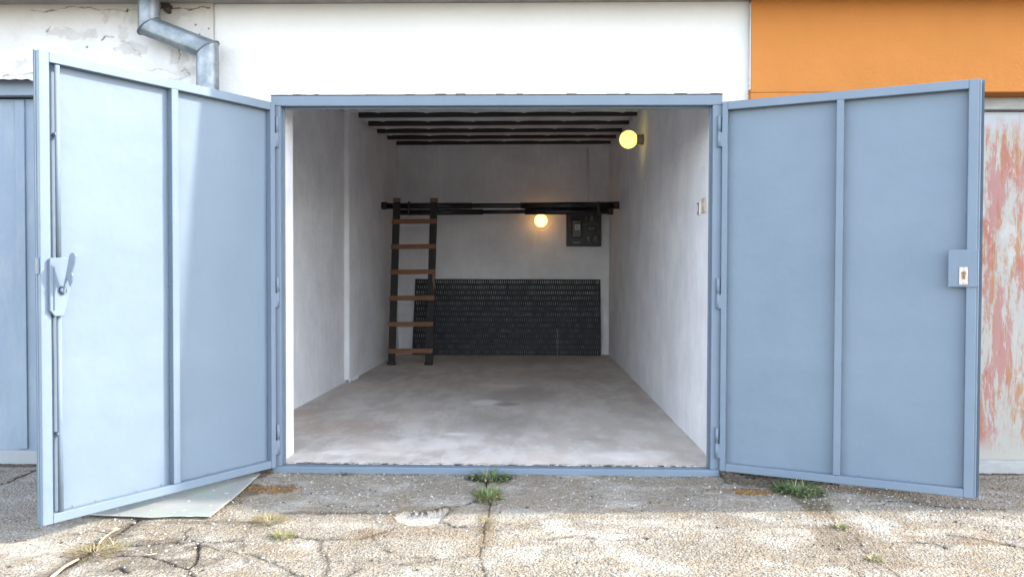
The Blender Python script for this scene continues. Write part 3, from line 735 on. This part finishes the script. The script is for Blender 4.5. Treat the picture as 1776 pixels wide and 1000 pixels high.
bm = B(); box(bm, 1.40, 1.60, .31, 6.12, -.1, 2.9); box(bm, 4.4, 4.6, .31, 6.12, -.1, 2.9); box(bm, 1.6, 4.4, 5.95, 6.12, -.1, 2.9); finish('outer_wall', bm, M['orange'], G2)
bm = B(); box(bm, 1.8, 4.1, .09, .14, 2.045, 2.1115, .003); box(bm, 1.8, 1.86, .09, .14, 0, 2.0445, .003); finish('door_frame', bm, M['oldwhite'], G2)
bm = B(); box(bm, 1.865, 4.09, .135, .142, -.008, 2.040, .001); dl2 = finish('door_leaf', bm, M['rustdoor'], G2)
bm = B(); box(bm, 1.865, 4.09, .112, .1345, -.012, .072, .004); finish('bottom_rail', bm, M['oldwhite'], dl2)
bm = B()
for i in range(400):
    x = random.uniform(1.9, 3.6); s = random.uniform(.003, .012); box(bm, x-s, x+s, .085-s, .085+s, -.006, random.uniform(-.002, .005), .001)
o = finish('soil_line', bm, M['dirt'], None); tag(o, 'dark grit gathered under the shut rusty door on the right', 'soil', kind='stuff')

# ------------------------------------------------------------------ downpipe
R_ = .0565
D = thing('downpipe', 'galvanised steel rainwater downpipe with two elbows beside the left door leaf', 'downpipe', (-1.565, -.10, 0))
def dp(*p): return Vector((p[0]+1.565, p[1]+.10, p[2]))
A0, A1, A2, A3 = (-1.885, -.10, 2.71), (-1.885, -.10, 2.462), (-1.565, -.10, 2.338), (-1.565, -.10, -.01)
def mitre(bm, pts, r, n=36):
    """pipe through points with true mitre joints"""
    pts = [Vector(p) for p in pts]; rings = []
    for i, p in enumerate(pts):
        d0 = (pts[i]-pts[i-1]).normalized() if i else (pts[1]-pts[0]).normalized()
        d1 = (pts[i+1]-pts[i]).normalized() if i < len(pts)-1 else d0
        nrm = (d0+d1).normalized(); q = d0.to_track_quat('Z', 'Y'); ring = []
        side = Vector((0, 1, 0)); b2 = d0.cross(side).normalized()
        for k in range(n):
            c = p+(side*cos(2*pi*k/n)+b2*sin(2*pi*k/n))*r; c = c+d0*((p-c).dot(nrm)/d0.dot(nrm)); ring.append(bm.verts.new(c))
        rings.append(ring)
    for a, b in zip(rings, rings[1:]):
        for k in range(n): bm.faces.new((a[k], b[k], b[(k+1) % n], a[(k+1) % n])).smooth = True
    return rings
bm = B(); mitre(bm, [dp(*A0), dp(*A1), dp(*A2), dp(-1.565, -.10, 2.262)], R_); finish('elbow_pipe', bm, M['zinc'], D, smooth=True)
bm = B(); mitre(bm, [dp(-1.565, -.10, 2.268), dp(*A3)], R_+.0022); finish('lower_pipe', bm, M['zinc'], D, smooth=True)
for (P, d) in ((A1, 1), (A2, 1)):   # crimped seams at the joints
    bm = B()
    i = [A0, A1, A2, A3].index(P); L = [Vector(A0), Vector(A1), Vector(A2), Vector(A3)]
    d0 = (L[i]-L[i-1]).normalized(); d1 = (L[i+1]-L[i]).normalized(); nrm = (d0+d1).normalized(); n = 40; rr = []
    for rad, off in ((R_-.002, -.006), (R_+.0045, -.002), (R_+.0045, .002), (R_-.002, .006)):
        ring = []; side = Vector((0, 1, 0)); b2 = d0.cross(side).normalized()
        for k in range(n):
            p = L[i]; c = p+(side*cos(2*pi*k/n)+b2*sin(2*pi*k/n))*rad; c = c+d0*((p-c).dot(nrm)/d0.dot(nrm))+nrm*off; ring.append(bm.verts.new(dp(*c)))
        rr.append(ring)
    for a, b in zip(rr, rr[1:]):
        for k in range(n): bm.faces.new((a[k], b[k], b[(k+1) % n], a[(k+1) % n])).smooth = True
    finish('joint_seam', bm, M['zincdark'], D)
for z in (1.75, .5):
    bm = B(); lathe(bm, [(R_+.003, -.013), (R_+.006, -.013), (R_+.006, .013), (R_+.003, .013)], (0, 0, z), (0, 0, 1), 36); box(bm, -.012, .012, R_, .112, z-.01, z+.01); finish('bracket', bm, M['zinc'], D)
# torn hole in the plaster beside the pipe
bm = B(); bb = wp(288, 12, -.0)
for i in range(14):
    x = bb[0]+random.uniform(-.03, .03); z = bb[1]+random.uniform(-.02, .03)-(x-bb[0])*.6; r = random.uniform(.008, .018)
    tt = bmesh.new(); bmesh.ops.create_icosphere(tt, subdivisions=1, radius=r); join(bm, tt, 0, Matrix.Translation((x, -.002, z)))
finish('plaster_hole', bm, M['dirt'], G1)

# ------------------------------------------------------------------ things inside
# ladder
LD = thing('ladder', 'wooden ladder with black rails and orange-brown rungs leaning on the steel poles', 'ladder', (-1.215, 4.66, .037))
lean = math.atan2(.105, 1.98); skew = .047/1.98
def ladder_rail(x0, x1):
    bm = B(); box(bm, x0, x1, 0, .034, 0, 1.935, .004); box(bm, x0-.002, x1+.002, -.001, .035, 1.9352, 1.985, .003, 1)
    for v in bm.verts: z = v.co.z; v.co.x += skew*z; v.co.y += math.tan(lean)*z
    return finish('rail', bm, [M['rail'], M['rawwood']], LD)
ladder_rail(-.262, -.178); ladder_rail(.182, .268)
for z in [1.705, 1.405, 1.105, .795, .485, .170]:
    bm = B(); box(bm, -.266, .272-.01*random.random(), -.024, -.0015, z-.03, z+.026, .003)
    for v in bm.verts: zz = v.co.z; v.co.x += skew*zz; v.co.y += math.tan(lean)*zz; v.co.z += .012*v.co.x*(random.random() < 2)
    finish('rung', bm, M['rung'], LD)
bm = B()   # split on the right rail showing bare wood
prism(bm, [(.236, 1.075), (.268, 1.07), (.262, 1.00), (.268, .93), (.256, .88), (.250, .95), (.240, .98)], 'y', -.004, -.0005)
for v in bm.verts: z = v.co.z; v.co.x += skew*z; v.co.y += math.tan(lean)*z
finish('bare_wood_split', bm, M['rawwood'], LD)
for x in (-.222, .222):
    bm = B(); box(bm, x-.048, x+.048, -.012, .045, 0, .035, .004); finish('foot', bm, M['rail'], LD)

# poles
P1 = thing('steel_pole', 'long dark steel pole across the garage, upper of two, sockets at both walls', 'pole', (-.16, 4.84, 1.935), group='steel poles spanning the garage')
bm = B(); tube(bm, (-1.42, 0, -.003), (1.41, 0, .006), .030, n=24); finish('inner_tube', bm, M['pipe'], P1)
bm = B(); tube(bm, (-1.37, 0, -.003), (-.33, 0, .000), .0375, n=24); finish('sleeve', bm, M['pipe'], P1)
bm = B(); tube(bm, (.25, 0, .002), (1.37, 0, .012), .0375, n=24); finish('sleeve', bm, M['pipe'], P1)
for x in (-1.40, 1.405):
    bm = B(); tube(bm, (x-.022 if x < 0 else x-.038, 0, .008*(x > 0)), (x+.04 if x < 0 else x+.022, 0, .008*(x > 0)), .045, n=20); finish('end_socket', bm, M['pipecap'], P1)
P2 = thing('steel_pole', 'lower dark steel pole hanging just under the upper pole by the ladder', 'pole', (-.10, 4.875, 1.868), group='steel poles spanning the garage')
bm = B(); tube(bm, (-1.27, 0, -.010), (-.26, 0, -.004), .035, n=20); tube(bm, (-.26, 0, -.004), (.24, 0, .002), .026, n=20); tube(bm, (.24, 0, .000), (1.24, 0, .008), .037, n=20); finish('tube_section', bm, M['pipe'], P2)
bm = B(); tube(bm, (1.235, 0, .008), (1.30, 0, .008), .045, n=20); finish('end_socket', bm, M['pipecap'], P2)
# strap loops tying lower to upper
for x in (-1.15, 1.12):
    bm = B(); box(bm, x-.012, x+.012, -.075, -.070, -.03, .115, .001); box(bm, x-.012, x+.012, -.07, .03, .108, .112); box(bm, x-.012, x+.012, -.07, .035, -.046, -.041); finish('strap', bm, M['beamdark'], P2)

# perforated panel
def panel():
    o_x0, o_x1, H, rows, cols = -1.365, 1.155, 1.010, 14, 88
    T = thing('perforated_panel', 'black perforated plastic panel standing against the rear wall', 'panel', ((o_x0+o_x1)/2, 5.80, .038))
    bm = B(); hw = (o_x1-o_x0)/2; ch = H/rows; cw = 2*hw/cols
    for r in range(rows+1):
        z = r*ch; t = .032 if r in (0, rows) else .030
        z0 = max(0, z-t/2); z1 = min(H, z+t/2); box(bm, -hw, hw, 0, .012, z0, z1)
    for r in range(rows):
        for c in range(cols+1):
            x = -hw+c*cw+(.5*cw if r % 2 else 0)
            if x > hw-.004: continue
            wv = .0085+.0035*random.random()+.0022*(1-r/rows)
            box(bm, max(-hw, x-wv), min(hw, x+wv), .002, .010, r*ch+.0125, (r+1)*ch-.0125)
    sh = .11
    for v in bm.verts: v.co.y += sh*v.co.z/H*.9; v.co.x += .03*v.co.z/H*(1 if v.co.x < 0 else -.1)
    finish('lattice', bm, M['plastic'], T)
    for a, b in ((-hw-.001, -hw+.018), (hw-.018, hw+.001)):
        bm = B(); box(bm, a, b, -.002, .014, 0, H)
        for v in bm.verts: v.co.y += sh*v.co.z/H*.9; v.co.x += .03*v.co.z/H*(1 if v.co.x < 0 else -.1)
        finish('edge_strip', bm, M['plastic'], T)
panel()
bm = B(); zz = .39; x = .575
pts = [(.575+.006*sin(i*1.7), 5.80+.09*((.04+.035*i)/1.0)-.012, .04+.035*i) for i in range(11)]
for a, b in zip(pts, pts[1:]): tube(bm, a, b, .0028, n=6)
tt = bmesh.new(); bmesh.ops.create_icosphere(tt, subdivisions=1, radius=.007); join(bm, tt, 0, Matrix.Translation(pts[-2]))
tag(finish('string', bm, M['cord']), 'thin pale string hanging down in front of the black perforated panel', 'string')

# electrical board on the rear wall
EB = thing('meter_board', 'dark green electricity meter board high on the rear wall', 'meter board', (.925, 5.92, 1.71))
bm = B(); box(bm, -.232, .232, -.075, 0, -.222, .232, .008, seg=2); box(bm, -.20, .205, -.082, -.0752, -.195, .21, .004); finish('case', bm, M['board'], EB)
bm = B(); box(bm, -.165, -.03, -.16, -.0825, -.11, .13, .012, seg=2); mt_ = finish('meter', bm, M['black'], EB)
bm = B(); box(bm, -.125, -.060, -.1625, -.1602, -.012, .06, .001); finish('meter_window', bm, M['label'], mt_)
bm = B()
for z in (.043, .030, .012, -.002): box(bm, -.118, -.068, -.1637, -.1626, z-.003, z+.003)
for x in (-.108, -.083): box(bm, x-.003, x+.003, -.1639, -.1627, .012, .048)
finish('window_marks', bm, M['black'], mt_)
for x, z, w_, h_ in ((.055, .145, .06, .07), (.15, -.12, .075, .09), (.15, .14, .06, .08), (.10, .01, .11, .07), (.06, -.125, .06, .07)):
    bm = B(); box(bm, x-w_/2, x+w_/2, -.125, -.0825, z-h_/2, z+h_/2, .006); finish('fuse_holder', bm, M['black'], EB)
bm = B(); box(bm, .072+.01, .118, -.129, -.1252, .11, .185, .001); 
finish('fuse_label', bm, M['greylabel'], EB)
bm = B(); box(bm, -.145, -.05, -.0845, -.0822, -.185, -.165, .0005); finish('name_strip', bm, M['greylabel'], EB)
bm = B(); tube(bm, (.925+.05, 5.905, 1.94), (.925+.05, 5.905, 2.80), .011, n=10)
for z in (2.1, 2.45): box(bm, .955, .995, 5.893, 5.918, z, z+.014)
tag(finish('cable_conduit', bm, M['inwall']), 'whitewashed cable conduit rising from the meter board to the ceiling', 'conduit')

# globe lamps
def globe(name, label, loc, axis, mat, rad=.085):
    T = thing(name, label, 'lamp', loc, group='round glass wall lamps')
    a = Vector(axis); bm = B()
    lathe(bm, [(0, 0), (.050, 0), (.050, .018), (.044, .022), (.046, .030), (.046, .062), (.040, .066), (0, .066)], (0, 0, 0), a, 32); finish('holder', bm, M['holder'], T)
    bm = B(); n = 20; prof = []
    off = .06+rad*.90
    for i in range(n+1):
        th = pi-.40-(pi-.40)*i/n; prof.append((rad*sin(th) if i < n else 0, off-rad*cos(pi-th)*-1 if False else off+rad*cos(th)))
    lathe(bm, prof, (0, 0, 0), a, 40); finish('globe', bm, mat, T, smooth='all')
globe('wall_lamp', 'lit yellow globe lamp on brown holder, mounted high on the right side wall', (1.268, 2.984, 2.395), (-1, 0, 0), M['glow_yellow'])
globe('wall_lamp', 'lit warm globe lamp on the rear wall left of the meter board', (.351, 5.92, 1.825), (0, -1, 0), M['glow_warm'])

# switch and socket on the right wall
SW = thing('light_switch', 'white light switch on the right inner wall, further from the door', 'switch', (1.262, .58, 1.534))
bm = B(); box(bm, -.011, 0, -.04, .04, -.042, .042, .004, seg=2); pl = finish('plate', bm, M['whiteplastic'], SW)
bm = B(); box(bm, -.017, -.0112, -.014, .014, -.026, .026, .003); finish('rocker', bm, M['whiteplastic'], SW)
bm = B(); box(bm, -.0118, -.0105, -.022, .022, -.034, .034, .0); finish('rocker_gap', bm, M['black'], SW)
SK = thing('wall_socket', 'beige wall socket on the right inner wall, right beside the door frame', 'socket', (1.262, .44, 1.540))
bm = B(); box(bm, -.012, 0, -.042, .042, -.045, .048, .004, seg=2); finish('plate', bm, M['beigeplastic'], SK)
bm = B(); lathe(bm, [(.0, .001), (.019, .001), (.020, .0045), (.024, .0045), (.024, 0)], (-.012, 0, 0), (-1, 0, 0), 24); finish('outlet', bm, M['beigeplastic'], SK)

# ------------------------------------------------------------------ metal sheet on the ground
def sheet():
    T = [gp(*p) for p in [(128, 897), (225, 899), (262, 901), (300, 899), (365, 900), (408, 866), (455, 822)]]
    poly = T+[(-1.42, -.02), (-1.62, -.05)]
    cx = sum(p[0] for p in poly)/len(poly); cy = sum(p[1] for p in poly)/len(poly)
    # densify outline, fill by fan rings so that it can warp
    out = []
    for a, b in zip(poly, poly[1:]+poly[:1]):
        n = max(1, int(math.hypot(b[0]-a[0], b[1]-a[1])/.05))
        for i in range(n): out.append((a[0]+(b[0]-a[0])*i/n, a[1]+(b[1]-a[1])*i/n))
    bm = B(); R = 14
    def hz(x, y): return SLOPE*min(y, 0)+.0135+.010*(float(fbm(np.array(x), np.array(y), 3.2, 51))-.4)+.003*sin(x*9)
    for lay in (0, 1):
        rings = []
        for r in range(R+1):
            k = r/R; rings.append([bm.verts.new((cx+(x-cx)*k, cy+(y-cy)*k, hz(cx+(x-cx)*k, cy+(y-cy)*k)-.0025*lay)) for x, y in out] if r else [bm.verts.new((cx, cy, hz(cx, cy)-.0025*lay))])
        n = len(out)
        for a, b in zip(rings, rings[1:]):
            for i in range(n):
                f = bm.faces.new((a[0], b[i], b[(i+1) % n])) if len(a) == 1 else bm.faces.new((a[i], b[i], b[(i+1) % n], a[(i+1) % n])); f.smooth = True
        if lay == 0: top = rings[-1]
        else:
            for i in range(n): bm.faces.new((top[i], top[(i+1) % n], rings[-1][(i+1) % n], rings[-1][i]))
    bmesh.ops.recalc_face_normals(bm, faces=bm.faces)
    tag(finish('metal_sheet', bm, M['sheet']), 'flat pale metal sheet lying on the ground under the left door leaf', 'sheet')
sheet()

# ------------------------------------------------------------------ weeds, moss, stalks, grit
def blade(bm, p, dirx, diry, L, wd, lift, mi=0, droop=1.0, n=4):
    pr = None; px_, py_ = -diry, dirx
    for i in range(n+1):
        t = i/n; x = p[0]+dirx*L*t; y = p[1]+diry*L*t; z = p[2]+lift*L*(t*1.6-droop*t*t); ww = wd*(1-t)**.7*(.55+.9*min(t*3, 1)*.5)
        if i == n: ww = wd*.05
        a = bm.verts.new((x-px_*ww/2, y-py_*ww/2, z)); b = bm.verts.new((x+px_*ww/2, y+py_*ww/2, z+ww*.15))
        if pr: f = bm.faces.new((pr[0], a, b, pr[1])); f.smooth = True; f.material_index = mi
        pr = (a, b)
def broadleaf(bm, p, ang, L, wd, lift, mi):
    dx, dy = cos(ang), sin(ang); px_, py_ = -dy, dx; prev = None; n = 6
    for i in range(n+1):
        t = i/n; ww = wd*(sin(pi*min(1, t*.93+.05))**.8)*(1.25 if i % 2 else .75); z = p[2]+lift*L*(1.5*t-1.1*t*t); x = p[0]+dx*L*t; y = p[1]+dy*L*t
        a = bm.verts.new((x-px_*ww, y-py_*ww, z+ww*.25)); c = bm.verts.new((x, y, z)); b = bm.verts.new((x+px_*ww, y+py_*ww, z+ww*.25))
        if prev:
            for q in ((prev[0], a, c, prev[1]), (prev[1], c, b, prev[2])): f = bm.faces.new(q); f.material_index = mi; f.smooth = True
        prev = (a, c, b)
def tuft(px, py, label, rx, ry, n, L, lift, mats, broad=0, cat='weed', wd=.0045):
    cx, cy = gp(px, py); bm = B(); r = random
    for i in range(n):
        a = r.uniform(0, 2*pi); q = r.random()**.6; x = rx*q*cos(a); y = ry*q*sin(a); z = zb(cx+x, cy+y)-zb(cx, cy)
        da = a+r.uniform(-.9, .9); l = L*r.uniform(.45, 1.15)
        mi = r.choices(range(len(mats)), weights=[6, 3, 1][:len(mats)])[0]
        if r.random() < broad: broadleaf(bm, (x, y, z), da, l*.7, l*.11, lift*r.uniform(.3, 1.1), mi)
        else: blade(bm, (x, y, z), cos(da), sin(da), l, wd*r.uniform(.6, 1.3), lift*r.uniform(.3, 1.4), mi)
    o = finish('weed', bm, [M[m] for m in mats], None, loc=(cx, cy, zb(cx, cy))); tag(o, label, cat, 'weeds growing from the cracked concrete'); return o
def zb(x, y): return SLOPE*min(y, 0)-.003
tuft(850, 832, 'dark green leafy weed at the middle of the door sill', .10, .034, 300, .080, 1.0, ['dullgreen', 'green', 'straw'], .5)
tuft(846, 862, 'bright green weed just in front of the weed at the sill', .058, .095, 280, .066, .9, ['green', 'yellowgreen', 'straw'], .3)
tuft(842, 908, 'dry straw-coloured weed trailing down the middle joint', .022, .13, 130, .045, .45, ['straw', 'yellowgreen', 'moss'], 0, wd=.0035)
tuft(1384, 852, 'large green weed under the lower edge of the right door leaf', .115, .085, 480, .068, .9, ['green', 'dullgreen', 'straw'], .35)
tuft(1415, 876, 'thin dark trailing weed in front of the large weed at right', .07, .09, 120, .045, .45, ['dullgreen', 'moss', 'straw'], .1, wd=.0035)
tuft(466, 905, 'yellowish grass tuft in front of the left end of the sill', .065, .045, 200, .055, .65, ['yellowgreen', 'straw', 'moss'], 0, wd=.0035)
tuft(491, 931, 'small green and yellow grass tuft at the end of a long crack', .045, .030, 130, .045, .75, ['yellowgreen', 'green', 'straw'], .05, wd=.0035)
tuft(1456, 914, 'tiny yellow-green weed on the sunlit concrete at right', .028, .022, 80, .035, .8, ['yellowgreen', 'green', 'straw'], .3)
tuft(1513, 968, 'small yellow weed near the lower right of the concrete', .026, .028, 80, .033, .7, ['yellowgreen', 'straw', 'green'], .3)
tuft(165, 956, 'flattened yellow dry grass clump on the joint at lower left', .095, .085, 380, .060, .38, ['straw', 'yellowgreen', 'moss'], 0, wd=.003)
tuft(402, 872, 'dark scrappy weed at the right edge of the metal sheet', .035, .05, 60, .045, .7, ['moss', 'dullgreen', 'straw'], .1, wd=.003)
tuft(600, 822, 'tiny weed sprouting at the foot of the sill, left of the middle', .02, .01, 24, .035, .9, ['dullgreen', 'green', 'straw'], .3)
def mossmat(px, py, rx, ry, n, label):
    cx, cy = gp(px, py); bm = B()
    for i in range(n):
        a = random.uniform(0, 2*pi); q = random.random()**.5*(1+.25*sin(3*a+px)); x = rx*q*cos(a); y = ry*q*sin(a); z = SLOPE*(min(cy+y, 0)-min(cy, 0)); s = random.uniform(.003, .0085)
        tt = bmesh.new(); bmesh.ops.create_icosphere(tt, subdivisions=1, radius=s)
        for v in tt.verts: v.co = Vector((v.co.x*1.2+x, v.co.y+y, v.co.z*.7+z+.001))+Vector([random.uniform(-.0015, .0015) for _ in range(3)])
        join(bm, tt, 0 if random.random() < .75 else 1)
        if random.random() < .5: blade(bm, (x, y, z), cos(a), sin(a), .022, .002, .7, 1)
    o = finish('moss', bm, [M['moss'], M['dirt']], None, loc=(cx, cy, zb(cx, cy))); tag(o, label, 'moss', kind='stuff')
mossmat(478, 848, .12, .060, 420, 'rusty brown moss mat before the left end of the sill')
mossmat(1308, 853, .12, .040, 380, 'orange-brown moss mat under the hinge side of the right leaf')
def heap(x0, x1, y0, y1, n, zmax, label):
    bm = B()
    for i in range(n):
        x = random.uniform(x0, x1); y = y0+(y1-y0)*random.random()**1.6; s = random.uniform(.005, .016)
        tt = bmesh.new(); bmesh.ops.create_icosphere(tt, subdivisions=1, radius=s)
        z = SLOPE*min(y, 0)+zmax*random.random()*max(0, 1-abs((y-y0)/(y1-y0+1e-6)))
        for v in tt.verts: v.co = Vector((v.co.x*1.4+x, v.co.y+y, v.co.z*.7+z))+Vector([random.uniform(-.003, .003) for _ in range(3)])
        join(bm, tt, 0)
    tag(finish('soil', bm, M['dirt']), label, 'soil', kind='stuff')
heap(1.262, 1.85, -.010, -.13, 900, .034, 'dark soil heaped along the wall foot behind the right door leaf')
heap(-1.50, -1.262, -.010, -.10, 260, .022, 'dark soil at the wall foot by the left door leaf hinge')
mossmat(435, 846, .07, .06, 160, 'dark moss and soil by the corner of the metal sheet')

def stalk(pts, r, label):
    bm = B(); P = [Vector((*gp(*p[:2]), 0)) for p in pts]
    for v, p in zip(P, pts): v.z = SLOPE*v.y+p[2]
    o0 = P[0].copy()
    for i, (a, b) in enumerate(zip(P, P[1:])): tube(bm, a-o0, b-o0, r*(1-.5*i/len(P)), r*(1-.5*(i+1)/len(P)), n=7)
    tag(finish('dry_stalk', bm, M['stalk'], None, loc=o0), label, 'dry stalk', 'dry plant stalks lying along the joint')
stalk([(88, 1004, .006), (112, 986, .010), (136, 972, .008)], .0065, 'thick pale dry stalk at the very bottom left of the joint')
stalk([(172, 946, .012), (180, 938, .016), (195, 926, .012), (208, 917, .006)], .0042, 'long bent dry stalk above the yellow grass clump')
stalk([(188, 934, .010), (192, 940, .014), (197, 946, .006)], .003, 'short dry stalk hanging off the long bent stalk')
stalk([(192, 919, .006), (206, 920, .008)], .0045, 'short pale stalk piece lying across the joint top')
stalk([(250, 964, .006), (262, 965, .010), (272, 961, .006)], .0026, 'thin twig lying beside the dark crack at lower left')
stalk([(392, 866, .012), (399, 870, .016), (405, 874, .008)], .0028, 'dark twig poking over the edge of the metal sheet')

# loose grit, one mesh
def grit():
    bm = B(); base = bmesh.new(); bmesh.ops.create_icosphere(base, subdivisions=1, radius=1); V0 = [v.co.copy() for v in base.verts]; Fc = [[v.index for v in f.verts] for f in base.faces]; base.free()
    verts = []; faces = []; mis = []
    n = 5200
    for i in range(n):
        x = random.uniform(-2.8, 3.0); y = -abs(random.gauss(0, .55)) if random.random() < .5 else random.uniform(-1.45, -.02)
        if y < -1.45 or (x < -1.25 and y > -.74): continue
        s = random.choice([.0016, .002, .0025, .003, .0045])*random.uniform(.8, 1.4)
        if random.random() < .012: s = random.uniform(.005, .008)
        z = SLOPE*y+s*.15; off = len(verts)
        j = [random.uniform(.7, 1.3) for _ in V0]; an = random.uniform(0, pi); ca, sa = cos(an), sin(an)
        for v, k in zip(V0, j):
            a, b, c = v.x*1.4*k*s, v.y*k*s, v.z*.75*k*s; verts.append((x+a*ca-b*sa, y+a*sa+b*ca, z+c))
        mm = random.choices((0, 1, 2), weights=(7, 1.2, 3))[0]
        for f in Fc: faces.append([q+off for q in f]); mis.append(mm)
    me = bpy.data.meshes.new('grit'); me.from_pydata(verts, [], faces); me.polygons.foreach_set('material_index', mis); me.update()
    o = new_obj('grit', me, [M['pebble'], M['dirt'], M['oldwhite']]); tag(o, 'loose pale grit and crumbs scattered over the concrete', 'grit', kind='stuff')
grit()
